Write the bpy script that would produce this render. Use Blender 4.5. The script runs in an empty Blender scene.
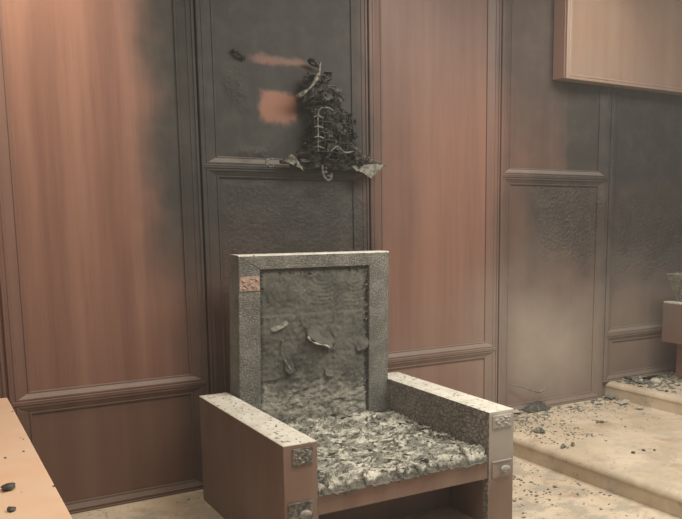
import bpy, bmesh, math, random
from mathutils import Vector, Matrix, noise
S = bpy.context.scene
COL = S.collection
PI = math.pi

# ------------------------------------------------------------ camera, world, lights, exposure
cam_d = bpy.data.cameras.new('camera'); cam = bpy.data.objects.new('camera', cam_d); COL.objects.link(cam)
S.camera = cam
cam.location = (0, -4.3615, 1.521)
cam.rotation_euler = (PI/2 - 0.152, 0, -0.5956)
cam_d.sensor_fit = 'HORIZONTAL'; cam_d.sensor_width = 36
cam_d.lens = 818.67/682*36
cam_d.shift_x = (341-431.15)/682
cam_d.shift_y = (338.18-259.5)/682
cam_d.clip_start = .05

W = bpy.data.worlds.new('world'); S.world = W; W.use_nodes = True
W.node_tree.nodes['Background'].inputs[0].default_value = (1.0, .93, .84, 1)
W.node_tree.nodes['Background'].inputs[1].default_value = .29

def area(name, loc, size, power, col, rot=(0,0,0), spread=PI):
    l = bpy.data.lights.new(name, 'AREA'); l.shape = 'RECTANGLE'; l.size, l.size_y = size
    l.energy = power; l.color = col; l.spread = spread
    o = bpy.data.objects.new(name, l); o.location = loc; o.rotation_euler = rot; COL.objects.link(o); return o
def spot(name, loc, target, power, col, angle, blend=1, r=.08):
    l = bpy.data.lights.new(name, 'SPOT'); l.energy = power; l.color = col; l.spot_size = angle; l.spot_blend = blend; l.shadow_soft_size = r
    o = bpy.data.objects.new(name, l); o.location = loc
    o.rotation_euler = (Vector(target)-Vector(loc)).to_track_quat('-Z','Y').to_euler(); COL.objects.link(o); return o
area('ceiling_light_panel', (3.3, -2.0, 3.36), (2.6, 1.4), 138, (1, .94, .84))
area('ceiling_light_panel', (0.3, -2.6, 3.36), (1.6, 1.6), 36, (1, .9, .76))
spot('wall_washer', (0.45, -.75, 3.34), (0.50, 0, 2.50), 140, (1, .82, .6), 1.5)
spot('wall_washer', (4.15, -1.1, 3.34), (4.2, -.14, 2.80), 30, (1, .84, .66), .95)
S.view_settings.view_transform = 'Standard'; S.view_settings.look = 'None'; S.view_settings.gamma = 1
S.view_settings.exposure = 0.0
S.view_settings.use_curve_mapping = False

# ------------------------------------------------------------ node helpers
class NT:
    def __init__(s, name, rough=.6, spec=.5):
        s.m = bpy.data.materials.new(name); s.m.use_nodes = True; s.t = s.m.node_tree
        s.b = s.t.nodes['Principled BSDF']; s.b.inputs['Roughness'].default_value = rough
        s.b.inputs['Specular IOR Level'].default_value = spec
        s.co = s.t.nodes.new('ShaderNodeTexCoord').outputs['Object']
    def n(s, typ, **k):
        nd = s.t.nodes.new(typ)
        for a, v in k.items(): setattr(nd, a, v)
        return nd
    def link(s, a, b): s.t.links.new(a, b)
    def setin(s, sock, v):
        if isinstance(v, bpy.types.NodeSocket): s.link(v, sock)
        else: sock.default_value = v
    def math(s, op, a, b=0., c=0., clamp=False):
        nd = s.n('ShaderNodeMath', operation=op, use_clamp=clamp)
        s.setin(nd.inputs[0], a); s.setin(nd.inputs[1], b)
        if op in ('MULTIPLY_ADD',): s.setin(nd.inputs[2], c)
        return nd.outputs[0]
    def mul(s, a, b): return s.math('MULTIPLY', a, b)
    def add(s, a, b): return s.math('ADD', a, b)
    def sub(s, a, b): return s.math('SUBTRACT', a, b)
    def scaled(s, sc, loc=(0,0,0), co=None):
        m = s.n('ShaderNodeMapping'); s.link(co or s.co, m.inputs[0]); m.inputs[3].default_value = sc; m.inputs[1].default_value = loc
        return m.outputs[0]
    def noise(s, scale, detail=3, rough=.55, sc=None, loc=(0,0,0), dist=0):
        nd = s.n('ShaderNodeTexNoise'); s.link(s.scaled(sc or (1,1,1), loc), nd.inputs['Vector'])
        nd.inputs['Scale'].default_value = scale; nd.inputs['Detail'].default_value = detail
        nd.inputs['Roughness'].default_value = rough; nd.inputs['Distortion'].default_value = dist
        return nd.outputs['Fac']
    def voro(s, scale, feature='F1', sc=None, out='Distance', rnd=1):
        nd = s.n('ShaderNodeTexVoronoi', feature=feature); s.link(s.scaled(sc or (1,1,1)), nd.inputs['Vector'])
        nd.inputs['Scale'].default_value = scale; nd.inputs['Randomness'].default_value = rnd
        return nd.outputs[out]
    def ss(s, x, a, b, lo=0., hi=1.):
        nd = s.n('ShaderNodeMapRange', interpolation_type='SMOOTHSTEP')
        s.setin(nd.inputs[0], x)
        for i, v in enumerate((a, b, lo, hi)): nd.inputs[i+1].default_value = v
        return nd.outputs[0]
    def mix(s, f, a, b):
        nd = s.n('ShaderNodeMix', data_type='RGBA')
        s.setin(nd.inputs[0], f)
        for i, v in ((6, a), (7, b)):
            if isinstance(v, tuple): nd.inputs[i].default_value = (*v, 1)
            else: s.link(v, nd.inputs[i])
        return nd.outputs[2]
    def color(s, c): s.setin(s.b.inputs['Base Color'], (*c, 1) if isinstance(c, tuple) else c)
    def bump(s, h, strength=.5, dist=.01):
        nd = s.n('ShaderNodeBump'); nd.inputs['Strength'].default_value = strength; nd.inputs['Distance'].default_value = dist
        s.link(h, nd.inputs['Height']); s.link(nd.outputs[0], s.b.inputs['Normal'])
    def xyz(s):
        nd = s.n('ShaderNodeSeparateXYZ'); s.link(s.co, nd.inputs[0]); return nd.outputs
    def union(s, ms):
        r = ms[0]
        for m in ms[1:]: r = s.sub(1., s.mul(s.sub(1., r), s.sub(1., m)))
        return r

def grain(t, dark, light, sc=(14, 14, .7)):
    g = t.noise(1.6, 4, .6, sc=sc)
    rib = t.noise(1.0, 1, .4, sc=(9, 9, .22), loc=(3, 1, 2))
    fine = t.noise(9, 2, .6, sc=(14, 14, .5), loc=(7, 2, 0))
    f = t.add(t.mul(g, .42), t.add(t.mul(rib, .50), t.mul(fine, .16)))
    return t.mix(t.ss(f, .30, .80), dark, light)

WD, WL = (.172, .082, .060), (.280, .150, .109)
SOOT = (.026, .026, .023)
def wall_mat(name, rough=.42, WD=WD, WL=WL, ledge=0.):
    """reddish veneer with the soot of the fire laid on it where the fire stood"""
    t = NT(name, rough); X, Y, Z = t.xyz()
    wx = t.add(X, t.mul(t.sub(t.noise(2.2, 3, .6), .5), .34))
    wz = t.add(Z, t.mul(t.sub(t.noise(1.8, 3, .6, loc=(5, 3, 1)), .5), .5))
    fx = t.add(X, t.mul(t.sub(t.noise(14, 3, .6), .5), .10))
    fz = t.add(Z, t.mul(t.sub(t.noise(14, 3, .6, loc=(2, 2, 2)), .5), .08))
    def box(x0, x1, z0, z1, sx0, sx1, sz0, sz1, k=1., x=wx, z=wz):
        m = t.mul(t.ss(x, x0-sx0, x0+sx0), t.ss(x, x1-sx1, x1+sx1, 1, 0))
        m = t.mul(m, t.mul(t.ss(z, z0-sz0, z0+sz0), t.ss(z, z1-sz1, z1+sz1, 1, 0)))
        return t.mul(m, k)
    soot = t.union([
        box(1.21, 2.50, 1.18, 9, .12, .12, .42, .1, .985),
        box(1.33, 2.50, -1, 9, .14, .10, .1, .1, .50),
        box(2.50, 2.85, 1.3, 2.6, .12, .30, .3, .5, .30),
        box(2.75, 3.9, 2.45, 9, .5, .4, .5, .1, .52),
        box(3.50, 3.9, 1.75, 9, .10, .2, .3, .1, .50),
        box(3.86, 9, 1.76, 9, .30, .1, .10, .1, .80),
        box(4.11, 9, 1.74, 9, .025, .1, .03, .1, .80, X, Z),
        box(3.6, 9, 2.1, 9, .2, .1, .4, .1, .45),  # soot below the cabinet, strengthened to paint in the cabinet's shadow too
        box(3.74, 4.48, 1.20, 1.74, .16, .14, .22, .1, .80),
        box(3.5, 4.52, .1, 1.75, .08, .1, .3, .1, .46),
        box(4.48, 9, .98, 9, .10, .1, .30, .1, .90),
        box(4.48, 9, .0, 9, .10, .1, .30, .1, .50),
        box(3.5, 9, .8, 1.3, .3, .1, .5, .3, .34)])
    clean = t.union([
        box(1.825, 2.03, 2.02, 2.185, .030, .020, .030, .020, .84, fx, fz),
        box(1.78, 2.10, 2.325, 2.370, .05, .04, .020, .020, .55, fx, fz)])
    soot = t.mul(soot, t.sub(1., clean))
    dust = t.union([
        box(3.68, 4.34, .28, .80, .22, .25, .2, .28, .80),  # hazy smoke over the low panel, painted on together with ash dust
        box(3.3, 9, -.5, 1.1, .25, .1, .1, .40, .42),
        box(2.45, 3.5, -.5, .9, .2, .2, .1, .4, .20)])
    wood = grain(t, WD, WL)
    wood = t.mix(t.mul(clean, .7), wood, (.36, .145, .080))
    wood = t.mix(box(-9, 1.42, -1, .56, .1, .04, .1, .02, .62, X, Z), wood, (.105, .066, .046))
    sc = t.mix(t.ss(t.noise(7, 5, .65), .42, .68), SOOT, (.044, .043, .038))
    c = t.mix(soot, wood, sc)
    c = t.mix(t.mul(dust, t.add(.6, t.mul(t.noise(3, 4, .6), .7))), c, (.42, .365, .315))
    if ledge:   # ash settled on the upward faces of the mouldings
        nd = t.n('ShaderNodeNewGeometry'); sp_ = t.n('ShaderNodeSeparateXYZ'); t.link(nd.outputs['True Normal'], sp_.inputs[0])
        c = t.mix(t.mul(t.mul(t.ss(sp_.outputs[2], .12, .5), ledge), t.add(.5, t.mul(t.noise(5, 4, .6), .8))), c, (.30, .255, .215))
    # blistered patches flecked with pale ash
    bl = t.union([
        box(3.86, 4.42, 1.22, 1.64, .09, .08, .09, .07, 1),
        box(4.62, 9, 1.08, 1.62, .08, .1, .12, .2, .8),
        box(1.60, 2.48, .9, 1.70, .05, .05, .2, .03, .35),
        box(1.66, 1.86, 1.82, 1.90, .05, .05, .02, .03, .8),
        box(1.60, 1.72, 2.12, 2.26, .04, .04, .05, .05, .7)])
    sp = t.mul(t.ss(t.noise(58, 3, .65), .58, .68), t.ss(t.noise(9, 3, .6, loc=(8, 1, 3)), .36, .58))
    c = t.mix(t.mul(t.mul(sp, bl), .60), c, (.28, .27, .23))
    t.color(c)
    h = t.add(t.mul(t.mul(t.noise(42, 3, .6), bl), 1.0), t.mul(t.noise(9, 3, .6, sc=(14,14,.6)), .04))
    t.bump(h, .9, .026)
    t.link(t.add(rough, t.mul(soot, .25)), t.b.inputs['Roughness'])
    return t.m

def simple(name, c, rough=.6, c2=None, scale=20, bump=0, bdist=.004, spec=.5):
    t = NT(name, rough, spec)
    f = t.noise(scale, 4, .6)
    t.color(t.mix(t.ss(f, .38, .64), c, c2 or tuple(v*.7 for v in c)))
    if bump: t.bump(t.noise(scale*1.5, 4, .65, loc=(1,4,2)), bump, bdist)
    return t.m

def carpet_mat(name, bits=.5):
    t = NT(name, .95, .1)
    c = t.mix(t.ss(t.noise(2.4, 4, .6), .35, .68), (.67, .565, .435), (.53, .435, .32))
    c = t.mix(t.mul(t.ss(t.noise(3.1, 3, .6, loc=(9, 2, 1)), .60, .70), .55), c, (.40, .25, .16))
    sp = t.mul(t.ss(t.noise(34, 3, .6), .60, .66), t.ss(t.noise(3.5, 3, .5, loc=(3, 7, 2)), .42, .62))
    c = t.mix(t.mul(sp, bits), c, (.10, .09, .075))
    gray = t.ss(t.noise(5, 5, .7, loc=(4, 1, 6)), .46, .60)
    c = t.mix(t.mul(gray, .62*bits), c, (.30, .29, .25))
    t.color(c); t.bump(t.noise(260, 2, .6), .35, .003)
    return t.m

def char_mat(name, c1=(.085,.080,.070), c2=(.22,.21,.185), cell=55, fine=.2, bd=.004, crack=.65):
    t = NT(name, .85, .25)
    e = t.voro(cell, 'DISTANCE_TO_EDGE', sc=(1, 1, 1.25))
    c = t.mix(t.ss(t.noise(6, 5, .65), .36, .66), c1, c2)
    c = t.mix(t.mul(t.ss(t.noise(90, 3, .6), .52, .70), .5), c, tuple(v*1.5 for v in c2))
    c = t.mix(t.mul(t.ss(e, .13, .0), crack), c, tuple(v*.35 for v in c1))
    t.color(c)
    t.bump(t.add(t.ss(e, 0., .16), t.mul(t.noise(80, 3, .6), fine)), .8, bd)
    return t.m

M = {}
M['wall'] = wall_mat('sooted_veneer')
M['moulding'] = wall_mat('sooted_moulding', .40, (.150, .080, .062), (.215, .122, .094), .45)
M['carpet'] = carpet_mat('beige_carpet', .9)
M['step_carpet'] = carpet_mat('step_carpet', .45)
def ceiling_m():
    t = NT('ceiling_paint', .9); t.color(t.mix(t.noise(3, 3), (.62, .59, .54), (.70, .67, .62))); return t.m
M['ceiling'] = ceiling_m()
def wood_m(name, d, l, rough=.45, dust=0., dustc=(.42, .38, .32)):
    t = NT(name, rough)
    c = grain(t, d, l)
    if dust: c = t.mix(t.mul(t.ss(t.noise(4, 5, .6), .30, .72), dust), c, dustc)
    t.color(c); t.bump(t.noise(9, 3, .6, sc=(14,14,.6)), .15, .003)
    return t.m
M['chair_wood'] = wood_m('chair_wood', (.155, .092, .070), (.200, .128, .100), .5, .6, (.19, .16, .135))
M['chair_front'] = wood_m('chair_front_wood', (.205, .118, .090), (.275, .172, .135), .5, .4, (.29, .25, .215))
def grey_front():
    t = NT('chair_front_greyed', .6); X, Y, Z = t.xyz()
    c = grain(t, (.225, .150, .120), (.30, .215, .175))
    k = t.ss(t.add(Z, t.mul(t.sub(t.noise(9, 4, .6), .5), .22)), .16, .40)
    c = t.mix(t.mul(k, .85), c, (.44, .42, .385))
    c = t.mix(t.mul(t.ss(t.add(Z, t.mul(t.sub(t.noise(7, 4, .6), .5), .1)), .53, .57), .9), c, (.66, .64, .57))
    t.color(c); return t.m
M['chair_front_grey'] = grey_front()
M['char'] = char_mat('charred_wood', (.165, .163, .145), (.275, .27, .24), 66, .35, .005, .35)
M['char_scale'] = char_mat('alligator_char', (.22, .20, .175), (.33, .30, .262), 32, .2, .008)
M['crumb'] = simple('crumb_grey', (.15, .14, .115), .8, (.26, .24, .20), 40)
M['black_char'] = simple('black_char', (.014, .013, .012), .5, (.034, .032, .028), 30, .8, .006)
M['grey_char'] = simple('grey_char', (.05, .049, .044), .7, (.13, .126, .11), 40, .8, .005)
M['pale_ash'] = simple('pale_ash', (.62, .59, .50), .9, (.40, .385, .33), 45, .7, .004)
M['mid_ash'] = simple('mid_ash', (.28, .275, .235), .9, (.13, .13, .11), 45, .7, .004)
M['melted_pale'] = simple('melted_pale', (.21, .20, .17), .5, (.05, .047, .04), 50, .6, .004)
def seat_ash():
    t = NT('seat_ash', .95, .15)
    c = t.mix(t.ss(t.noise(8, 5, .72, sc=(1, 1.7, 1), dist=.8), .42, .60), (.24, .235, .20), (.70, .68, .59))
    c = t.mix(t.mul(t.ss(t.noise(13, 5, .75, loc=(4, 4, 4), sc=(1.3, 2.8, 1), dist=1.2), .52, .59), .94), c, (.070, .068, .058))
    X, Y, Z = t.xyz()
    c = t.mix(t.mul(t.ss(t.add(Z, t.mul(t.sub(t.noise(24, 4, .7), .5), .05)), .358, .343), .8), c, (.10, .097, .083))
    t.color(c); t.bump(t.noise(110, 4, .7), .8, .006); return t.m
M['seat_ash'] = seat_ash()
def ashtop():
    t = NT('ash_dusting', .95, .15)
    c = t.mix(t.ss(t.noise(10, 5, .7), .38, .66), (.74, .72, .64), (.62, .59, .51))
    c = t.mix(t.ss(t.noise(52, 3, .6, sc=(1, .6, 1)), .60, .68), c, (.17, .165, .14))
    t.color(c); t.bump(t.noise(120, 4, .7), .5, .004); return t.m
M['ash_top'] = ashtop()
def back_fabric():
    t = NT('burnt_upholstery', .88, .25)
    c = t.mix(t.ss(t.noise(5, 5, .6), .34, .66), (.082, .081, .071), (.150, .147, .128))
    c = t.mix(t.mul(t.ss(t.noise(70, 3, .7), .56, .72), .45), c, (.32, .31, .27))
    X, Y, Z = t.xyz()
    low = t.mul(t.ss(t.add(Z, t.mul(t.sub(t.noise(11, 4, .65), .5), .35)), .68, .48), t.ss(t.noise(34, 5, .8, sc=(.7, 1, 1.5)), .38, .60))
    c = t.mix(t.mul(low, .8), c, (.46, .45, .385))
    t.color(c)
    t.bump(t.add(t.noise(60, 5, .7), t.mul(t.noise(12, 3, .6, dist=1.5), .9)), .6, .006); return t.m
M['back_fabric'] = back_fabric()
M['desk'] = wood_m('pale_desk_wood', (.80, .51, .33), (.84, .58, .41), .5, .5, (.80, .66, .50))
M['desk_side'] = wood_m('desk_side_wood', (.34, .19, .11), (.42, .25, .15), .5)
M['cabinet'] = wood_m('cabinet_veneer', (.235, .150, .110), (.30, .200, .150), .34, .5, (.28, .22, .175))
M['cabinet_moulding'] = wood_m('cabinet_moulding', (.26, .185, .145), (.33, .24, .19), .4)
M['bench'] = wood_m('bench_wood', (.15, .09, .07), (.22, .13, .10), .6, .8, (.17, .15, .13))
M['pink_wood'] = wood_m('scorched_pink_wood', (.26, .14, .11), (.34, .20, .15), .6)
M['pewter'] = simple('dulled_metal', (.30, .29, .26), .45, (.10, .097, .088), 60, .7, .004)
M['pewter'].node_tree.nodes['Principled BSDF'].inputs['Metallic'].default_value = .35
M['knob_metal'] = simple('knob_metal', (.33, .32, .29), .4, (.20, .19, .17), 40)
M['knob_grey'] = simple('knob_grey', (.46, .44, .40), .7, (.28, .265, .24), 30)
M['plaque_pink'] = simple('scorched_plaque', (.46, .33, .26), .7, (.30, .21, .17), 50, .5)

def haze_m():
    m = bpy.data.materials.new('smoke_haze'); m.use_nodes = True; t = m.node_tree; t.nodes.clear()
    o = t.nodes.new('ShaderNodeOutputMaterial'); v = t.nodes.new('ShaderNodeVolumeScatter')
    v.inputs['Color'].default_value = (.82, .78, .75, 1); v.inputs['Density'].default_value = .013; v.inputs['Anisotropy'].default_value = .2
    t.links.new(v.outputs[0], o.inputs['Volume']); return m
M['haze'] = haze_m()

# ------------------------------------------------------------ mesh helpers
def tag(o, label=None, cat=None, group=None, kind=None):
    if label: o['label'] = label
    if cat: o['category'] = cat
    if group: o['group'] = group
    if kind: o['kind'] = kind
    return o
def obj(name, bm, mats, parent=None, smooth=False):
    me = bpy.data.meshes.new(name); bm.normal_update(); bm.to_mesh(me); bm.free()
    for m in (mats if isinstance(mats, (list, tuple)) else [mats]): me.materials.append(M[m])
    if smooth: me.polygons.foreach_set('use_smooth', [True]*len(me.polygons))
    o = bpy.data.objects.new(name, me); COL.objects.link(o)
    if parent: o.parent = parent
    return o
def empty(name, loc, rz=0):
    o = bpy.data.objects.new(name, None); o.empty_display_size = .1; COL.objects.link(o); o.location = loc; o.rotation_euler = (0,0,rz); return o
def box(bm, x0, x1, y0, y1, z0, z1, bev=0, mat=0):
    r = bmesh.ops.create_cube(bm, size=1)
    vs = r['verts']
    for v in vs:
        v.co = Vector((x0+(v.co.x+.5)*(x1-x0), y0+(v.co.y+.5)*(y1-y0), z0+(v.co.z+.5)*(z1-z0)))
    fs = {f for v in vs for f in v.link_faces}
    for f in fs: f.material_index = mat
    if bev:
        es = {e for v in vs for e in v.link_edges}
        bmesh.ops.bevel(bm, geom=list(es), offset=bev, segments=2, affect='EDGES', profile=.6)
    return vs
def frame(bm, x0, x1, z0, z1, wx, wz, prof, y=0, mat=0):
    """mitred picture-frame moulding; prof = [(t 0 outer..1 inner, protrusion)] or (t stile, t rail, protrusion)"""
    rings = []
    for e in prof:
        t, tz, p = (e[0], e[0], e[1]) if len(e) == 2 else e
        a, b = x0+wx*t, x1-wx*t; c, d = z0+wz*tz, z1-wz*tz
        rings.append([bm.verts.new((px, y-p, pz)) for px, pz in ((a,c),(b,c),(b,d),(a,d))])
    for r, q in zip(rings, rings[1:]):
        for i in range(4):
            f = bm.faces.new((r[i], r[(i+1)%4], q[(i+1)%4], q[i])); f.material_index = mat
PROF = [(0,0),(0,.023),(.03,.027),(.14,.027),(.17,.021),(.26,.020),(.29,.023),(.40,.022),(.43,.018),(.86,.007),(.89,.011),(1.,.009),(1.,0)]
def tube(bm, pts, r, n=8, mat=0):
    pts = [Vector(p) for p in pts]; rings = []
    for i, p in enumerate(pts):
        d = (pts[min(i+1, len(pts)-1)]-pts[max(i-1, 0)]).normalized()
        a = d.cross(Vector((0,0,1)));  a = a.normalized() if a.length > .05 else Vector((1,0,0))
        b = d.cross(a).normalized(); rr = r[i] if isinstance(r, (list, tuple)) else r
        rings.append([bm.verts.new(p+rr*(math.cos(2*PI*k/n)*a+math.sin(2*PI*k/n)*b)) for k in range(n)])
    for u, w in zip(rings, rings[1:]):
        for k in range(n):
            f = bm.faces.new((u[k], u[(k+1)%n], w[(k+1)%n], w[k])); f.material_index = mat
    for q in (rings[0][::-1], rings[-1]): bm.faces.new(q)
def curve_pts(ctrl, n=6):
    P = [Vector(c) for c in ctrl]; out = []
    for i in range(len(P)-1):
        a, b, c, d = P[max(i-1,0)], P[i], P[i+1], P[min(i+2, len(P)-1)]
        for k in range(n):
            t = k/n; out.append(.5*((2*b)+(c-a)*t+(2*a-5*b+4*c-d)*t*t+(3*b-a-3*c+d)*t**3))
    out.append(P[-1]); return out
def flake(bm, c, size, rnd, thick=.0015, curl=1., mat=0, flat=.5):
    """a bent irregular scrap with thickness"""
    n = 8; rot = Matrix.Rotation(rnd.uniform(0, 2*PI), 3, 'Z')
    tilt = Matrix.Rotation(rnd.uniform(-flat, flat), 3, 'X') @ Matrix.Rotation(rnd.uniform(-flat, flat), 3, 'Y')
    asp = rnd.uniform(.35, .9); k = rnd.uniform(.3, 1.6)*curl/size
    top, bot = [], []
    R = [rnd.uniform(.55, 1.1) for _ in range(n)]
    def P(x, y, dz): return Vector(c) + tilt @ rot @ Vector((x, y, k*(x*x)*.8+dz))
    ct, cb = bm.verts.new(P(0, 0, thick)), bm.verts.new(P(0, 0, 0))
    mt, mb = [], []
    for ring, (A, B) in ((.5, (mt, mb)), (1., (top, bot))):
        for i in range(n):
            a = 2*PI*i/n; x = math.cos(a)*size*.5*R[i]*ring; y = math.sin(a)*size*.5*asp*R[i]*ring
            A.append(bm.verts.new(P(x, y, thick))); B.append(bm.verts.new(P(x, y, 0)))
    fs = []
    for i in range(n):
        j = (i+1) % n
        fs += [bm.faces.new((ct, mt[i], mt[j])), bm.faces.new((cb, mb[j], mb[i])), bm.faces.new((mt[i], top[i], top[j], mt[j])),
               bm.faces.new((mb[j], bot[j], bot[i], mb[i])), bm.faces.new((top[i], bot[i], bot[j], top[j]))]
    for f in fs: f.material_index = mat
def lump(bm, c, size, rnd, mat=0, squash=.6):
    r = bmesh.ops.create_icosphere(bm, subdivisions=2, radius=1); s = Vector((rnd.uniform(7,9), rnd.uniform(0,50), rnd.uniform(0,50)))
    a = rnd.uniform(0, 6); e = rnd.uniform(.5, .9)
    for v in r['verts']:
        k = 1+.55*noise.noise(v.co*1.7+s)
        q = Vector((v.co.x*k, v.co.y*k*e, v.co.z*k*squash))*size*.5
        v.co = Vector(c)+Vector((q.x*math.cos(a)-q.y*math.sin(a), q.x*math.sin(a)+q.y*math.cos(a), q.z+size*.5*squash*.6))
        for f in v.link_faces: f.material_index = mat
def sheet(P0, U, V, N, nu, nv, amp, seed, cut=None, freq=8., rag=.0):
    """crumpled sheet spanned by U, V from P0, displaced along N; cut(u,v,noise) drops faces"""
    bm = bmesh.new(); P0, U, V, N = map(Vector, (P0, U, V, N)); g = []
    for j in range(nv+1):
        row = []
        for i in range(nu+1):
            p = P0+U*(i/nu)+V*(j/nv); q = p*freq+Vector((seed*3.1, seed, 0))
            d = amp*(noise.noise(q)+.6*abs(noise.noise(q*2.3))+.35*noise.noise(q*4.7))
            s = Vector((noise.noise(q*1.3+Vector((9,0,0))), noise.noise(q*1.3+Vector((0,9,0))), noise.noise(q*1.3+Vector((0,0,9)))))*amp*.7
            row.append(bm.verts.new(p+N*d+s))
        g.append(row)
    for j in range(nv):
        for i in range(nu):
            u, v = (i+.5)/nu, (j+.5)/nv
            if cut and cut(u, v, noise.noise(Vector((u*5+seed, v*5, seed)))): continue
            bm.faces.new((g[j][i], g[j][i+1], g[j+1][i+1], g[j+1][i]))
    for v in [v for v in bm.verts if not v.link_faces]: bm.verts.remove(v)
    return bm
def solid(o, th):
    m = o.modifiers.new('thickness', 'SOLIDIFY'); m.thickness = th; m.offset = 0
    return o

# ------------------------------------------------------------ the setting
Xb = [-0.95, 0.475, 1.4686, 2.4943, 3.4950, 4.5222, 5.53, 6.6]   # joints between the wall panels
ZR, ZU, ZP, ZQ, XP, XQ, TOP = .600, 1.7671, .1211, .239, 3.2427, 4.5702, 3.4
bm = bmesh.new(); box(bm, -2.2, 7.4, 0, .12, -.02, TOP)
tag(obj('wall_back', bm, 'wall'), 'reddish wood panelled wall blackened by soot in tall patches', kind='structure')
bm = bmesh.new(); box(bm, -2.2, 7.4, -7, 0, -.1, 0)
tag(obj('floor', bm, 'carpet'), 'beige carpet floor scattered with ash and charred crumbs', kind='structure')
bm = bmesh.new(); box(bm, -2.2, 7.4, -7, .12, TOP, TOP+.08)
tag(obj('ceiling', bm, 'ceiling'), kind='structure')
k = 0
for i in range(len(Xb)-1):
    a, b = Xb[i]+.005, Xb[i+1]-.005
    split = ZR if i % 2 else ZU
    base = ZQ if i >= 5 else (ZP if i == 4 else 0)
    for (z0, z1, wz) in ((split, TOP, .054), (base if i >= 4 else 0, split, .058)):
        k += 1; bm = bmesh.new()
        frame(bm, a, b, z0, z1, .098, wz, PROF)
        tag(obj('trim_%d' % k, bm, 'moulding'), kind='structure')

def step(name, x0, z0, z1, label):
    bm = bmesh.new(); r = .035; prof = [(x0+.006, z0), (x0+.006, z1-r)]
    for q in range(7):
        a = PI-q*PI/12; prof.append((x0+r-.0+r*math.cos(a), z1-r+r*math.sin(a)))
    prof.append((7.4, z1)); prof.append((7.4, z0))
    y0, y1 = -.001, -7.; ny = 30
    A = [bm.verts.new((x, y0, z)) for x, z in prof]; B = [bm.verts.new((x, y1, z)) for x, z in prof]
    for i in range(len(prof)-1): bm.faces.new((A[i], A[i+1], B[i+1], B[i]))
    bm.faces.new(A[::-1]); bm.faces.new(B)
    o = obj(name, bm, 'step_carpet', smooth=False)
    return tag(o, label, kind='structure')
step('platform_step', XP, 0, ZP, 'lower beige carpeted platform step right of the burnt chair')
step('platform_step', XQ, ZP, ZQ, 'upper beige carpeted platform step at the right edge, with debris')

# cabinet across the top right corner
cb = empty('wall_cabinet', (3.9615, 0, 2.418))
tag(cb, 'wood veneer wall cabinet projecting from the sooted wall at top right', 'cabinet')
D = .137
bm = bmesh.new(); box(bm, 0, 3.3, -D+.012, -.028, 0, TOP-2.418-.002, .002); obj('carcass', bm, 'cabinet', cb)
bm = bmesh.new(); frame(bm, 0, 3.3, .0, TOP-2.418-.002, .060, .036, [(0,0),(0,.012),(.25,.014),(.34,.009),(.5,.009),(.6,.013),(.72,.013),(.8,.006),(1,.003),(1,0)], y=-D+.012)
obj('front_moulding', bm, 'cabinet_moulding', cb)
bm = bmesh.new(); box(bm, -.006, .40, -D+.016, -.0105, .004, TOP-2.418-.004, .002); obj('side_panel', bm, 'pink_wood', cb)

# ------------------------------------------------------------ the burnt throne
L, WW, a, h, bs = 1.1231, 1.2128, .1544, .574, .1417
ch = empty('wooden_armchair', (1.3271, -1.3146, 0), -0.0213)
tag(ch, 'large square wooden armchair, charred grey, with ash-covered seat and burnt high back', 'armchair')
R = random.Random(4)
def arm(x0, x1, inner_right, name):
    bm = bmesh.new(); box(bm, x0, x1, 0, L, 0, h-.004, .004)
    for f in bm.faces:
        c = f.calc_center_median(); f.material_index = 0
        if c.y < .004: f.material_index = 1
        if c.z > h-.009: f.material_index = 3
        if inner_right and c.x < x0+.003 and c.z < h-.006: f.material_index = 2
        if (not inner_right) and c.x > x1-.003 and c.z < h-.006: f.material_index = 2
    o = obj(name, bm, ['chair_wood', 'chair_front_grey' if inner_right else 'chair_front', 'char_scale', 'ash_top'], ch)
    # ash lying on the arm top: a thin uneven layer
    bm = bmesh.new(); nx, ny = 12, 80; g = []
    for j in range(ny+1):
        row = []
        for i in range(nx+1):
            x = x0+.002+(x1-x0-.004)*i/nx; y = .003+(L-.006)*j/ny
            e = min(i, nx-i, j, ny-j)
            z = h-.0055 if e == 0 else h-.002+.0035*max(0, noise.noise(Vector((x*22, y*22, 3)))+.35)+.002*noise.noise(Vector((x*90, y*90, 1)))
            if e: y += 0
            row.append(bm.verts.new((x, y, z)))
        g.append(row)
    for j in range(ny):
        for i in range(nx): bm.faces.new((g[j][i], g[j][i+1], g[j+1][i+1], g[j+1][i]))
    tag(obj('ash_layer', bm, 'ash_top', o, True), 'pale speckled ash lying on the arm top')
    bm = bmesh.new(); n = 34 if not inner_right else 22
    for _ in range(n): flake(bm, (R.uniform(x0+.015, x1-.015), R.uniform(.03, L-.05), h+.001), R.uniform(.006, .017), R, .0007, .3, R.choice((0, 1, 1)), .12)
    tag(obj('ash_flakes', bm, ['grey_char', 'mid_ash'], o), 'small dark flakes scattered on the arm top', kind='stuff')
    return o
la = arm(0, a, False, 'arm')
ra = arm(WW-a, WW, True, 'arm')
tag(la, 'smooth reddish brown arm'); tag(ra, 'arm with scaly charred inner face')

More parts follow.
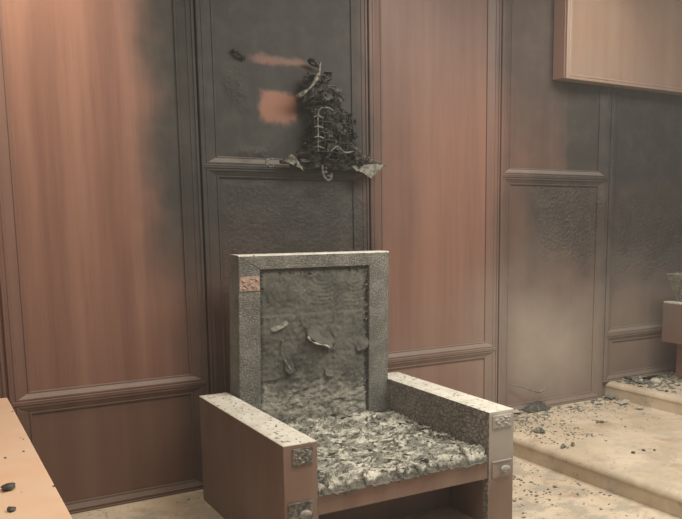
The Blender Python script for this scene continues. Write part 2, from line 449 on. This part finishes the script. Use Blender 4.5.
def plaque(x0, x1, z0, z1, parent, mat, seed, y=0, rows=2, name='carved_plaque', relief=.006):
    bm = bmesh.new(); box(bm, x0, x1, y-.005, y+.001, z0, z1, .0015)
    nx, nz = 46, 30; g = []
    for j in range(nz+1):
        row = []
        for i in range(nx+1):
            u, v = i/nx, j/nz; x = x0+.004+(x1-x0-.008)*u; z = z0+.004+(z1-z0-.008)*v
            e = min(1, 9*min(u, 1-u, v, 1-v))
            w = math.sin(u*PI*5+1.2*math.sin(v*PI*2*rows+seed))*math.cos(v*PI*rows*1.5+.9*math.sin(u*9+seed))
            d = relief*(max(0, w)**.6)*e+.002*noise.noise(Vector((x*130, z*130, seed)))
            row.append(bm.verts.new((x, y-.0055-d*e, z)))
        g.append(row)
    for j in range(nz):
        for i in range(nx): bm.faces.new((g[j][i], g[j][i+1], g[j+1][i+1], g[j+1][i]))
    return obj(name, bm, mat, parent)
plaque(.040, .132, .474, .549, la, 'pewter', 1)
plaque(WW-a+.022, WW-.016, .484, .549, ra, 'chair_front_grey', 2)
def knob_plate(x0, x1, z0, z1, kx, kz, parent, mat, kmat, drop):
    bm = bmesh.new(); box(bm, x0, x1, -.006, .001, z0, z1, .0015); box(bm, x0-.001, x1+.001, -.010, .0, z1-.003, z1+.003, .001)
    p = obj('knob_plate', bm, mat, parent)
    bm = bmesh.new(); prof = [(0, -.042), (.010, -.041), (.019, -.036), (.023, -.029), (.021, -.021), (.012, -.015), (.010, -.006)]
    rings = []
    for r, y in prof:
        rings.append([bm.verts.new((kx+1.25*max(r, .0005)*math.cos(2*PI*k/20), y, kz+.85*max(r, .0005)*math.sin(2*PI*k/20))) for k in range(20)])
    for u, w in zip(rings, rings[1:]):
        for k in range(20): bm.faces.new((u[k], u[(k+1)%20], w[(k+1)%20], w[k]))
    bm.faces.new(rings[0])
    obj('knob', bm, kmat, p, True)
knob_plate(.014, .124, .205, .314, .082, .268, la, 'pewter', 'knob_metal', 0)
knob_plate(WW-a+.022, WW-.018, .235, .318, WW-a+.085, .282, ra, 'chair_front_grey', 'knob_grey', 0)

# seat box
bm = bmesh.new(); box(bm, a, WW-a, .004, .036, .2385, .335, .002); obj('front_rail', bm, 'chair_front', ch)
bm = bmesh.new(); box(bm, a, WW-a, .036, L-bs, .300, .330); obj('seat_base', bm, 'black_char', ch)
bm = bmesh.new(); box(bm, a, WW-a, .33, .36, 0, .30); obj('base_panel', bm, 'chair_wood', ch)
for x in (a, WW-a-.004):
    bm = bmesh.new(); box(bm, x, x+.004, .036, .33, 0, .299); obj('inner_lining', bm, 'chair_wood', ch)

# the burnt cushion: plates of ash over a charred pad
def plates(x, y, cell, seed, amp, tilt):
    w = Vector((x+.35*cell*noise.noise(Vector((x/cell*1.3, y/cell*1.3, seed))), y+.35*cell*noise.noise(Vector((x/cell*1.3, y/cell*1.3, seed+7))), 0))
    gx, gy = w.x/cell, w.y/cell; best = (9, None)
    for i in (-1, 0, 1):
        for j in (-1, 0, 1):
            cx, cy = math.floor(gx)+i, math.floor(gy)+j
            rr = noise.random_unit_vector if 0 else None
            hsh = noise.cell_vector(Vector((cx+.5, cy+.5, seed+.5)))
            px, py = cx+hsh.x, cy+hsh.y; d = (gx-px)**2+(gy-py)**2
            if d < best[0]: best = (d, (px, py, hsh, cx, cy))
    px, py, hh, cx, cy = best[1]; h2 = noise.cell_vector(Vector((cx+.5, cy+.5, seed+20.5)))
    return amp*(h2.x-.5)*2+tilt*((gx-px)*(h2.y-.5)+(gy-py)*(h2.z-.5))*cell*2
bm = bmesh.new(); nx, ny = 190, 230; g = []
cx0, cx1, cy0, cy1 = a+.002, WW-a-.002, -.004, L-bs-.002
for j in range(ny+1):
    row = []
    for i in range(nx+1):
        x = cx0+(cx1-cx0)*i/nx; y = cy0+(cy1-cy0)*j/ny
        q = Vector((x, y, 0))
        z = .372+.010*noise.noise(q*5)+plates(x, y, .10, 1, .006, .16)+plates(x, y, .045, 5, .002, .12)+.004*noise.noise(q*38)+.0015*noise.noise(q*95)
        for fr, am, sd in ((9, .022, 2), (19, .010, 9)):
            wv = y*fr+2.2*noise.noise(Vector((x*6, y*7, sd)))+.9*noise.noise(Vector((x*17, y*17, sd+3))); fq = wv-math.floor(wv)
            gate = max(0., min(1., .55+1.6*noise.noise(Vector((x*8, y*10, sd+30)))))
            z += am*gate*((1-fq)**1.5 if fq > .10 else fq/.10*.85)
        z += .010*max(0, 1-((y-.93)/.06)**2) if y > .87 else 0
        z -= .045*max(0, 1-y/.04)**2
        q2 = q*26
        x2 = min(cx1, max(cx0, x+.006*noise.noise(q2))); y2 = y+.008*noise.noise(q2+Vector((7, 3, 1)))
        row.append(bm.verts.new((x2, min(y2, cy1), z)))
    g.append(row)
front = []
for kz, dy in ((.6, -.006), (.25, -.004), (0, .004)):
    row = []
    for i in range(nx+1):
        v = g[0][i].co; z = .330+(v.z-.330)*kz+.004*noise.noise(Vector((v.x*40, kz*9, 2)))
        row.append(bm.verts.new((v.x, v.y+dy+.005*noise.noise(Vector((v.x*45, kz*20, 0))), z)))
    front.append(row)
rows = front[::-1]+g
for r, q in zip(rows, rows[1:]):
    for i in range(nx): bm.faces.new((r[i], r[i+1], q[i+1], q[i]))
cu = tag(obj('seat_cushion', bm, 'seat_ash', ch), 'burnt seat cushion turned to grey and white ash')
bm = bmesh.new()
for _ in range(150):
    x, y = R.uniform(cx0+.02, cx1-.02), R.uniform(.0, cy1-.02)
    if R.random() < .25: x = R.uniform(cx1-.09, cx1-.02)
    flake(bm, (x, y, .386+R.uniform(-.010, .005)), R.choice((.02, .03, .045, .07))*R.uniform(.7, 1.2), R, .0012, .5, R.choice((0, 0, 0, 1, 1, 2)), .22)
tag(obj('ash_flakes', bm, ['pale_ash', 'mid_ash', 'grey_char'], cu), 'curled flakes of ash', kind='stuff')

# the back: slab, mitred frame, burnt padding
zt, zb = 1.3014, .10
def shear(v):
    t = (v.x-a)/(WW-2*a); s = (v.z-h)/(zt-h); v.x += (.0348*(1-t)+.0186*t)*max(0., s)
yf = L-bs
bm = bmesh.new(); box(bm, a+.001, WW-a-.001, yf+.030, L, zb, zt, .003)
for v in bm.verts: shear(v.co)
back = tag(obj('backrest', bm, 'char', ch), 'tall charred grey backrest')
ox0, ox1, oz1 = .276, .930, 1.229
def bar(pts, name='frame_rail', mat='char'):
    bm = bmesh.new()
    lo = [bm.verts.new((x, yf, z)) for x, z in pts]; hi = [bm.verts.new((x, yf+.030, z)) for x, z in pts]
    n = len(pts); bm.faces.new(lo); bm.faces.new(hi[::-1])
    for i in range(n): bm.faces.new((lo[i], hi[i], hi[(i+1)%n], lo[(i+1)%n]))
    bmesh.ops.recalc_face_normals(bm, faces=bm.faces)
    bmesh.ops.bevel(bm, geom=list(bm.edges), offset=.0025, segments=2, affect='EDGES')
    for v in bm.verts: shear(v.co)
    return obj(name, bm, mat, back)
xl, xr = a+.001, WW-a-.001
bar([(xl, zb), (ox0, zb), (ox0, oz1), (xl, zt)])
bar([(xr, zb), (xr, zt), (ox1, oz1), (ox1, zb)])
bar([(xl, zt), (ox0, oz1), (ox1, oz1), (xr, zt)])
p = plaque(.162, .272, 1.120, 1.196, back, 'plaque_pink', 3, y=yf, relief=.007)
for v in p.data.vertices: shear(v.co)
# thin line of pale ash along the top edge
bm = bmesh.new(); n = 90; prev = None
for i in range(n+1):
    x = xl+(xr-xl)*i/n; e = .003+.003*max(0, noise.noise(Vector((x*30, 0, 0)))+.3)
    r = [bm.verts.new((x, yf+.001, zt-.004)), bm.verts.new((x, yf+.002, zt+e)), bm.verts.new((x, L-.003, zt+e*.8)), bm.verts.new((x, L-.001, zt-.003))]
    if prev:
        for q in range(3): bm.faces.new((prev[q], r[q], r[q+1], prev[q+1]))
    prev = r
for v in bm.verts: shear(v.co)
obj('ash_layer', bm, 'ash_top', back, True)
# padding
def pad_depth(x, z):
    q = Vector((x, 0, z))
    d = .010+.007*noise.noise(q*6)+.005*noise.noise(q*18)+.004*(1-2*abs(noise.noise(q*27)))+.0025*noise.noise(q*55)
    # scalloped creases below the middle of the top
    for cx, cz, r0, n, wdt in ((.645, 1.19, .06, 6, .16), (.85, 1.16, .05, 5, .12)):
        dx, dz = x-cx, z-cz; r = math.hypot(dx, dz*1.3)
        if dz < 0 and abs(dx) < wdt and r < r0+.17:
            d += .004*max(0, math.sin((r-r0)*2*PI/.028+1.5*noise.noise(q*9)))*(1-abs(dx)/wdt)
    # peeled layers: noise-contoured steps in the lower part
    w = noise.noise(q*4.2+Vector((3, 0, 1)))+.35*noise.noise(q*13)
    if z < .98: d += (.007 if w > .08 else 0)+(.006 if w < -.22 else 0)
    if z < .60: d += .010*((.60-z)/.2)**1.3+.003*noise.noise(q*34)
    return d
bm = bmesh.new(); nx, nz = 130, 150; g = []
z0, z1 = .33, oz1-.001
for j in range(nz+1):
    row = []
    for i in range(nx+1):
        x = ox0+.001+(ox1-ox0-.002)*i/nx; z = z0+(z1-z0)*j/nz
        e = min(1, min(i, nx-i, nz-j)/5)
        row.append(bm.verts.new((x, yf+.028-pad_depth(x, z)*(.25+.75*e), z)))
    g.append(row)
for j in range(nz):
    for i in range(nx): bm.faces.new((g[j][i], g[j][i+1], g[j+1][i+1], g[j+1][i]))
for v in bm.verts: shear(v.co)
pad = tag(obj('back_padding', bm, 'back_fabric', back, True), 'wrinkled burnt upholstery')
def flap(cx, cz, w, hgt, rot, lift, seed, mat='mid_ash'):
    bm = bmesh.new(); n = 14; g = []
    for j in range(n+1):
        row = []
        for i in range(n+1):
            u, v = i/n*2-1, j/n*2-1
            x, z = u*w*.5, v*hgt*.5
            rr = 1-.30*abs(noise.noise(Vector((u*1.8+seed, v*1.8, 0))))
            if u*u+v*v > .0: k = max(abs(u), abs(v))/max(math.hypot(u, v), .001); x *= (.35+.65*k)*rr; z *= (.35+.65*k)*rr
            d = .014+lift*((1-v)/2)**2+.003*noise.noise(Vector((u*3+seed, v*3, 1)))
            X, Z = cx+x*math.cos(rot)-z*math.sin(rot), cz+x*math.sin(rot)+z*math.cos(rot)
            row.append(bm.verts.new((X, yf+.028-d, Z)))
        g.append(row)
    for j in range(n):
        for i in range(n): bm.faces.new((g[j][i], g[j][i+1], g[j+1][i+1], g[j+1][i]))
    for v in bm.verts: shear(v.co)
    solid(obj('peeling_flap', bm, mat, pad, True), .002)
flap(.385, .935, .115, .06, .45, .022, 1)
flap(.640, .850, .20, .10, -.5, .030, 2, 'back_fabric')
bm = bmesh.new(); tube(bm, curve_pts([(.560, yf-.010, .858), (.580, yf-.018, .830), (.620, yf-.020, .812), (.665, yf-.018, .800), (.700, yf-.010, .770)], 5), [.004+.003*math.sin(q*.9) for q in range(21)], 6)
obj('torn_edge', bm, 'pale_ash', pad, True)
flap(.885, .800, .10, .10, .3, .022, 5, 'grey_char')
flap(.440, .740, .06, .19, .22, .018, 8, 'back_fabric')
bm = bmesh.new(); tube(bm, curve_pts([(.425, yf+.008, .850), (.412, yf+.002, .80), (.425, yf, .745), (.450, yf, .700), (.470, yf+.004, .655)], 5), [.003+.002*math.sin(q*1.3) for q in range(21)], 6)
obj('torn_edge', bm, 'mid_ash', pad, True)
flap(.690, .660, .06, .09, 0, .016, 11, 'back_fabric')
bm = bmesh.new()
for _ in range(150):   # ragged stuffing along the inner edge of the frame
    s = R.random()
    if s < .42: x, z = ox0+R.uniform(0, .018), R.uniform(.45, 1.21)
    elif s < .9: x, z = ox1-R.uniform(0, .028), R.uniform(.45, 1.21)
    else: x, z = R.uniform(ox0, ox1), oz1-R.uniform(.01, .03)
    flake(bm, (x, yf+.016, z), R.uniform(.012, .034), R, .0015, 1., R.choice((0, 1, 1)), 1.4)
for v in bm.verts: shear(v.co)
tag(obj('torn_stuffing', bm, ['mid_ash', 'grey_char'], pad), 'ragged burnt stuffing along the frame edge', kind='stuff')

# ------------------------------------------------------------ melted remains on the wall
orn = empty('burnt_wall_ornament', (2.17, -.03, 1.79))
tag(orn, 'melted black remains of an ornament hanging on the sooted wall above the chair', 'wall ornament')
def loc(pts): return [(x-2.17, y+.03, z-1.79) for x, y, z in pts]
def LV(x, y, z): return Vector((x-2.17, y+.03, z-1.79))
bm = bmesh.new()
for s, zz in ((0, 0), (1, -.014), (2, .012)):
    c = [(1.90+.06*s, -.07, 1.80+zz)]+[(1.90+.06*s+(.62-.06*s)*q/8, -.07-.03*abs(noise.noise(Vector((q, s, 1)))), 1.792+zz+.014*noise.noise(Vector((q*1.3, s, 4)))) for q in range(1, 9)]
    tube(bm, curve_pts(loc(c), 5), [.011+.010*abs(noise.noise(Vector((k_*.7, s, 2)))) for k_ in range(41)], 7)
obj('crossbar', bm, 'black_char', orn, True)
bm = bmesh.new(); tube(bm, curve_pts(loc([(1.865, -.06, 1.778), (1.83, -.09, 1.770), (1.805, -.10, 1.785), (1.815, -.10, 1.808), (1.85, -.09, 1.812)]), 6), .006, 7)
obj('hook', bm, 'melted_pale', orn, True)
# lower body, a crumpled mass within a wire grid
def cutm(th, lo=.0): return lambda u, v, n: (n > th) or (min(u, 1-u, v, 1-v) < .10 and n > -.05+lo)
o = solid(obj('crumpled_sheet', sheet(LV(2.07, -.065, 1.83), (.29, 0, 0), (0, 0, .28), (0, -1, 0), 30, 28, .045, 3, cutm(.42), 13), 'black_char', orn), .004)
o = solid(obj('crumpled_sheet', sheet(LV(2.11, -.11, 1.83), (.25, 0, 0), (-.02, 0, .25), (0, -1, 0), 26, 24, .05, 8, cutm(.12), 16), 'black_char', orn), .003)
o = solid(obj('crumpled_sheet', sheet(LV(2.02, -.07, 2.12), (.27, 0, 0), (-.02, 0, .15), (0, -1, 0), 24, 16, .05, 14, lambda u, v, n: v > 1.25-abs(u-.5)*2.1+n*.4, 15), 'black_char', orn), .004)
o = solid(obj('crumpled_sheet', sheet(LV(2.12, -.12, 2.14), (.15, 0, 0), (0, 0, .09), (0, -1, 0), 16, 10, .04, 21, cutm(.10), 20), 'grey_char', orn), .003)
o = solid(obj('crumpled_sheet', sheet(LV(1.99, -.06, 1.80), (.46, 0, 0), (.0, -.03, .06), (0, -1, 0), 40, 8, .05, 30, cutm(.35), 14), 'black_char', orn), .004)
for sd, (x, z, w_, h_, dd) in enumerate([(2.06, 1.80, .31, .20, -.05), (2.09, 1.93, .24, .19, -.04), (2.03, 2.11, .22, .12, -.05), (2.06, 2.18, .15, .13, -.05), (1.96, 1.775, .52, .05, -.07)]):
    solid(obj('crumpled_sheet', sheet(LV(x, dd, z), (w_, 0, 0), (0, -.03, h_), (0, -1, 0), int(w_*110), max(6, int(h_*110)), .05, 50+sd*3, lambda u, v, n: (min(u, 1-u, v, 1-v) < .12 and n > -.02), 17), 'black_char', orn), .005)
bm = bmesh.new()
for q in range(6):
    x = 2.095+.048*q; tube(bm, curve_pts(loc([(x, -.12, 1.845), (x+.006, -.13, 1.93), (x-.006, -.125, 2.02), (x+.004+.01*math.sin(q), -.12, 2.095)]), 5), .0035, 6)
for q in range(5):
    z = 1.862+.055*q; tube(bm, curve_pts(loc([(2.085, -.12, z), (2.18, -.132, z+.010*math.sin(q*2)), (2.27, -.125, z-.006), (2.34, -.115, z+.004)]), 5), .0035, 6)
obj('wire_grid', bm, 'black_char', orn, True)
bm = bmesh.new()
for q in range(4): tube(bm, curve_pts(loc([(2.080, -.135, 1.88+.055*q), (2.10, -.145, 1.885+.055*q), (2.135, -.14, 1.878+.055*q)]), 4), .0048, 6)
tube(bm, curve_pts(loc([(2.10, -.14, 1.86), (2.10, -.142, 1.95), (2.108, -.14, 2.08), (2.16, -.145, 2.10), (2.19, -.15, 2.085)]), 5), .0045, 6)
tube(bm, curve_pts(loc([(2.17, -.15, 1.86), (2.21, -.16, 1.89), (2.26, -.15, 1.86), (2.33, -.14, 1.87)]), 5), .005, 6)
obj('ash_tipped_wires', bm, 'melted_pale', orn, True)
bm = bmesh.new(); tube(bm, curve_pts(loc([(1.995, -.10, 2.150), (2.035, -.13, 2.178), (2.085, -.13, 2.225), (2.125, -.12, 2.29), (2.14, -.10, 2.345)]), 8), [.010+.004*math.sin(q*.4) for q in range(33)], 8)
tag(obj('curved_strip', bm, 'melted_pale', orn, True), 'curled strip with a pale tip')
bm = bmesh.new(); tube(bm, curve_pts(loc([(2.13, -.1, 2.33), (2.11, -.09, 2.355), (2.10, -.05, 2.36), (2.12, -.032, 2.35), (2.17, -.04, 2.335)]), 6), .010, 7)
obj('charred_bracket', bm, 'black_char', orn, True); bm = bmesh.new()
tube(bm, curve_pts(loc([(2.14, -.12, 2.16), (2.17, -.14, 2.21), (2.22, -.13, 2.19), (2.27, -.10, 2.17)]), 6), .008, 7)
obj('charred_bracket', bm, 'black_char', orn, True)
bm = bmesh.new()
for _ in range(60):
    z = R.uniform(1.79, 2.30); wd = .12 if z < 2.1 else .08
    flake(bm, tuple(LV(2.24 + R.uniform(-wd, wd) - (.10 if z > 2.1 else .02), R.uniform(-.16, -.10), z)), R.uniform(.012, .045), R, .003, 1, R.choice((0, 0, 0, 0, 1)), 1.5)
tag(obj('charred_scraps', bm, ['black_char', 'grey_char'], orn), 'charred scraps stuck to the remains', kind='stuff')
# pale folded sheets at each end of the bar
o = sheet(LV(2.36, -.09, 1.800), (.20, -.02, .0), (-.02, -.03, .050), (0, -1, 0), 16, 6, .018, 41, lambda u, v, n: v > 1.3-u*1.1, 9)
solid(tag(obj('melted_flap', o, 'melted_pale', orn), 'pale folded flap'), .003)
o = sheet(LV(2.34, -.09, 1.795), (.20, -.02, .01), (.05, -.02, -.075), (0, -1, 0), 16, 10, .016, 46, lambda u, v, n: v > 1.0-abs(u-.35)*1.5, 9)
solid(tag(obj('melted_flap', o, 'mid_ash', orn), 'grey drooping flap'), .003)
bm = bmesh.new()
tri = [LV(1.905, -.08, 1.808), LV(1.955, -.11, 1.842), LV(1.985, -.10, 1.825), LV(2.035, -.09, 1.748), LV(1.99, -.10, 1.775)]
bm.faces.new([bm.verts.new(q) for q in tri]); bmesh.ops.triangulate(bm, faces=bm.faces[:]); bmesh.ops.subdivide_edges(bm, edges=bm.edges[:], cuts=2)
for v in bm.verts: v.co.y += .012*noise.noise(v.co*30)
solid(tag(obj('melted_flap', bm, 'melted_pale', orn), 'pale triangular flap'), .003)
bm = bmesh.new()
tube(bm, curve_pts(loc([(2.15, -.09, 1.79), (2.145, -.10, 1.74), (2.165, -.11, 1.705), (2.195, -.10, 1.712), (2.20, -.10, 1.745)]), 6), .008, 7)
for q in range(5): lump(bm, tuple(LV(2.17+.012*math.sin(q*2), -.10, 1.70+.022*q)), .028, R)
obj('drip', bm, 'grey_char', orn, True)
# small charred fixing left over
bm = bmesh.new(); tube(bm, curve_pts([(-.035, -.01, .02), (-.01, -.03, .006), (.02, -.03, -.012), (.05, -.012, -.022)], 6), [.012, .014, .016, .014, .012, .010, .012, .013, .014, .013, .012, .01, .009, .01, .012, .013, .012, .01, .008], 7)
lump(bm, (-.03, -.012, .01), .035, R); lump(bm, (.035, -.012, -.035), .03, R)
o = obj('charred_fixing', bm, 'black_char', None, True); o.location = (1.70, -.001, 2.36); o.scale = (.8, .8, .8)
tag(o, 'small charred black fixing on the wall, up left of the melted ornament', 'fixing')

# ------------------------------------------------------------ desk, bench, bin
dk = empty('wooden_desk', (.414, -.559, 0), math.radians(-1.8))
tag(dk, 'pale orange wood desk with a few black crumbs, cut off by the lower left corner', 'desk')
bm = bmesh.new(); box(bm, -1.3, 0, -2.4, 0, .715, .75, .004); obj('desktop', bm, 'desk', dk)
for x in (-1.26, -.07):
    bm = bmesh.new(); box(bm, x, x+.03, -2.34, -.06, 0, .715, .002); obj('side_panel', bm, 'desk_side', dk)
bm = bmesh.new(); box(bm, -1.23, -.07, -.09, -.06, .2, .715, .002); obj('modesty_panel', bm, 'desk_side', dk)

bn = empty('charred_bench', (4.973, -.19, ZQ))
tag(bn, 'scorched thick-topped wooden bench on the upper step at the right edge', 'bench')
bm = bmesh.new(); box(bm, 0, 1.2, -.62, 0, .30, .600, .004); obj('bench_top', bm, 'bench', bn)
bm = bmesh.new(); box(bm, .002, 1.198, -.618, -.002, .600, .612, .004); tag(obj('ash_layer', bm, 'pale_ash', bn), 'thin pale ash on the bench top')
bm = bmesh.new(); box(bm, .185, .25, -.55, .0, 0, .30, .003); obj('leg', bm, 'pink_wood', bn)
bm = bmesh.new(); box(bm, 1.08, 1.145, -.55, .0, 0, .30, .003); obj('leg', bm, 'pink_wood', bn)
# tapered ash bin on the bench
bz = ZQ+.612
bm = bmesh.new()
def loopv(w, d, z, ox=0): return [bm.verts.new((ox+sx*w, sy*d, z)) for sx, sy in ((-1,-1),(1,-1),(1,1),(-1,1))]
rg = [loopv(.12, .09, 0), loopv(.205, .12, .195), loopv(.210, .125, .205), loopv(.210, .125, .215), loopv(.190, .110, .215), loopv(.18, .10, .15)]
bm.faces.new(rg[0][::-1])
for u, w in zip(rg, rg[1:]):
    for q in range(4): bm.faces.new((u[q], u[(q+1)%4], w[(q+1)%4], w[q]))
bm.faces.new(rg[-1]); bmesh.ops.bevel(bm, geom=bm.edges[:], offset=.003, segments=1, affect='EDGES')
o = obj('ash_bin', bm, ['mid_ash']); o.location = (5.175, -.34, bz)
tag(o, 'tapered grey bin caked in ash, standing on the bench at the right edge', 'bin')
o2 = obj('ash_heap', (lambda b: (lump(b, (-.03, -.125, .06), .16, R, 0, .8), b)[1])(bmesh.new()), 'pale_ash', o, True)
o2['label'] = 'pale ash crust on the bin front'

# ------------------------------------------------------------ debris
def scrap(name, x, y, z, size, label, mat, seed, kind_='lump', cat='debris', group=None, rz=None):
    r = random.Random(seed); bm = bmesh.new()
    if kind_ == 'lump': lump(bm, (0, 0, 0), size, r, 0, .5)
    elif kind_ == 'pile':
        for _ in range(7): 
            q = (r.uniform(-.6, .6)*size, r.uniform(-.35, .35)*size, .0)
            (lump if r.random() < .5 else flake)(bm, q if 0 else (q[0], q[1], .004), size*r.uniform(.25, .5), r)
    else: flake(bm, (0, 0, .012), size, r, .005, .5, 0, .25)
    for v in bm.verts: v.co.z = max(v.co.z, .0)
    o = obj(name, bm, mat, None, kind_ == 'lump'); o.location = (x, y, z)
    return tag(o, label, cat, group, 'stuff' if kind_ == 'pile' else None)
P1, P2 = ZP+.001, ZQ+.001
# bent charred plate against the wall
bm = bmesh.new(); g = []
for j in range(9):
    g.append([bm.verts.new((-.10+.20*i/12+.01*math.sin(j), -.02-.06*(1-j/8)+.006*noise.noise(Vector((i*.5, j*.5, 0))), .002+(.065-.02*abs(i-8)/6)*(j/8)*(1-.35*((i-6)/6)**2))) for i in range(13)])
for j in range(8):
    for i in range(12): bm.faces.new((g[j][i], g[j][i+1], g[j+1][i+1], g[j+1][i]))
o = solid(obj('charred_plate', bm, 'grey_char'), .006); o.location = (3.82, -.012, P1)
tag(o, 'dark curved charred plate leaning against the wall on the lower step', 'debris')
scrap('ash_scrap', 3.645, -.05, P1, .10, 'pale curled ash scrap on the lower step, just behind the chair arm', 'pale_ash', 3, 'flake')
bm = bmesh.new(); tube(bm, curve_pts([(0, .0, .215), (.10, -.02, .185), (.20, -.06, .145), (.26, -.05, .150), (.33, -.03, .165)], 6), [.003+.0025*min(1, q/8) for q in range(25)], 6)
tube(bm, curve_pts([(.25, -.055, .147), (.22, -.06, .08), (.20, -.07, .0)], 5), .003, 6)
o = obj('burnt_stick', bm, 'mid_ash', None, True); o.location = (3.60, -.03, P1)
tag(o, 'thin burnt stick propped up against the hazy panel', 'stick')
scrap('char_clump', 3.37, -.86, P1, .085, 'dark char clump near the lower step edge, right of the chair arm', 'crumb', 7, 'pile')
scrap('char_clump', 3.44, -.50, P1, .11, 'grey scrap heap on the lower step close to the chair arm', 'mid_ash', 9, 'pile')
scrap('char_clump', 3.97, -.55, P1, .07, 'dark clump in the middle of the lower step, below the upper step corner', 'crumb', 12, 'pile')
scrap('char_crumb', 3.60, -1.17, P1, .028, 'black crumb on the bare part of the lower step, leftmost of three', 'grey_char', 15)
scrap('char_crumb', 3.69, -1.17, P1, .024, 'black crumb on the bare lower step, middle of three', 'grey_char', 17)
scrap('char_crumb', 3.75, -1.20, P1, .020, 'black crumb on the bare lower step, rightmost of three', 'grey_char', 18)
scrap('fallen_flake', 4.54, -.08, P1, .13, 'grey flake lying against the corner of the upper step', 'mid_ash', 20, 'flake')
scrap('fallen_flake', 4.50, -.26, P1, .12, 'pale flake lying beside the riser of the upper step', 'pale_ash', 22, 'flake')
scrap('fallen_flake', 4.46, -.44, P1, .10, 'narrow pale flake at the foot of the upper step, nearest the viewer', 'pale_ash', 25, 'flake')
scrap('fallen_flake', 4.76, -.07, P2, .16, 'dark flat flake on the upper step by the wall', 'grey_char', 27, 'flake')
scrap('fallen_flake', 4.93, -.13, P2, .20, 'long black flake on the upper step near the bench leg', 'black_char', 31, 'flake')
scrap('ash_lump', 4.84, -.27, P2, .10, 'pale lump of ash on the upper step, in front of the bench', 'pale_ash', 33)
scrap('fallen_flake', 4.73, -.20, P2, .14, 'grey flake overhanging the nose of the upper step', 'mid_ash', 36, 'flake')
scrap('char_crumb', .256, -1.86, .751, .045, 'larger black crumb on the pale desk top', 'grey_char', 40)
scrap('char_crumb', .240, -2.05, .751, .026, 'small black crumb on the desk top, nearer the viewer', 'grey_char', 42)
# uncountable crumbs
bm = bmesh.new(); r = random.Random(11)
def ok(x, y):
    return not (1.30 < x < 2.60 and -1.36 < y < -.15)
for _ in range(560):
    x, y = r.uniform(.5, 3.2), r.uniform(-1.9, -.06)
    if r.random() < .35: x = r.uniform(2.56, 3.23); y = -.3-1.1*r.random()**1.6
    if not ok(x, y): continue
    s = .004+.016*r.random()**2.2
    (flake(bm, (x, y, .002), s*1.6, r, .002, .3, r.choice((0, 1, 1, 2)), .2) if r.random() < .6 else lump(bm, (x, y, 0), s*.8, r, r.choice((0, 1)), .6))
for _ in range(650):
    x, y = r.uniform(3.30, 4.56), -abs(r.gauss(0, .30))-.03
    if y < -1.5 or (y < -.5 and r.random() < .6): continue
    s = (.004+.018*r.random()**2)*(1.4 if y > -.25 else .7)
    flake(bm, (x, y, ZP+.003), s*1.6, r, .002, .4, r.choice((0, 1, 1, 2, 2)), .25)
for _ in range(170):
    flake(bm, (r.uniform(2.58, 3.0), -.35-.9*r.random(), .003), r.uniform(.006, .026), r, .002, .4, r.choice((0, 1, 1, 2)), .15)
for _ in range(260):
    x, y = r.uniform(3.30, 3.75), r.uniform(-.8, -.04)
    flake(bm, (x, y, ZP+.003), r.uniform(.006, .024), r, .002, .4, r.choice((0, 1, 1, 2)), .15)
for _ in range(420):
    x, y = r.uniform(4.63, 5.5), -abs(r.gauss(0, .22))-.05
    flake(bm, (x, y, ZQ+.004), r.uniform(.012, .060), r, .003, .5, r.choice((0, 1, 1, 2, 1)), .3)
tag(obj('scattered_crumbs', bm, ['crumb', 'mid_ash', 'pale_ash']), 'fine ash and charred crumbs scattered over carpet and steps', 'debris', kind='stuff')
bm = bmesh.new()
for _ in range(40): lump(bm, (r.uniform(.05, .40), r.uniform(-2.1, -.6), .7505), r.uniform(.003, .009), r, 0, .5)
tag(obj('desk_specks', bm, 'grey_char'), 'fine dark specks of ash dusting the desk top', 'debris', kind='stuff')

# ------------------------------------------------------------ thin smoke still hanging in the room
bm = bmesh.new(); box(bm, -2.6, 7.8, -7.4, .25, -.25, TOP+.2)
tag(obj('smoke_haze', bm, 'haze'), 'thin grey smoke haze hanging through the whole room', 'smoke', kind='stuff')
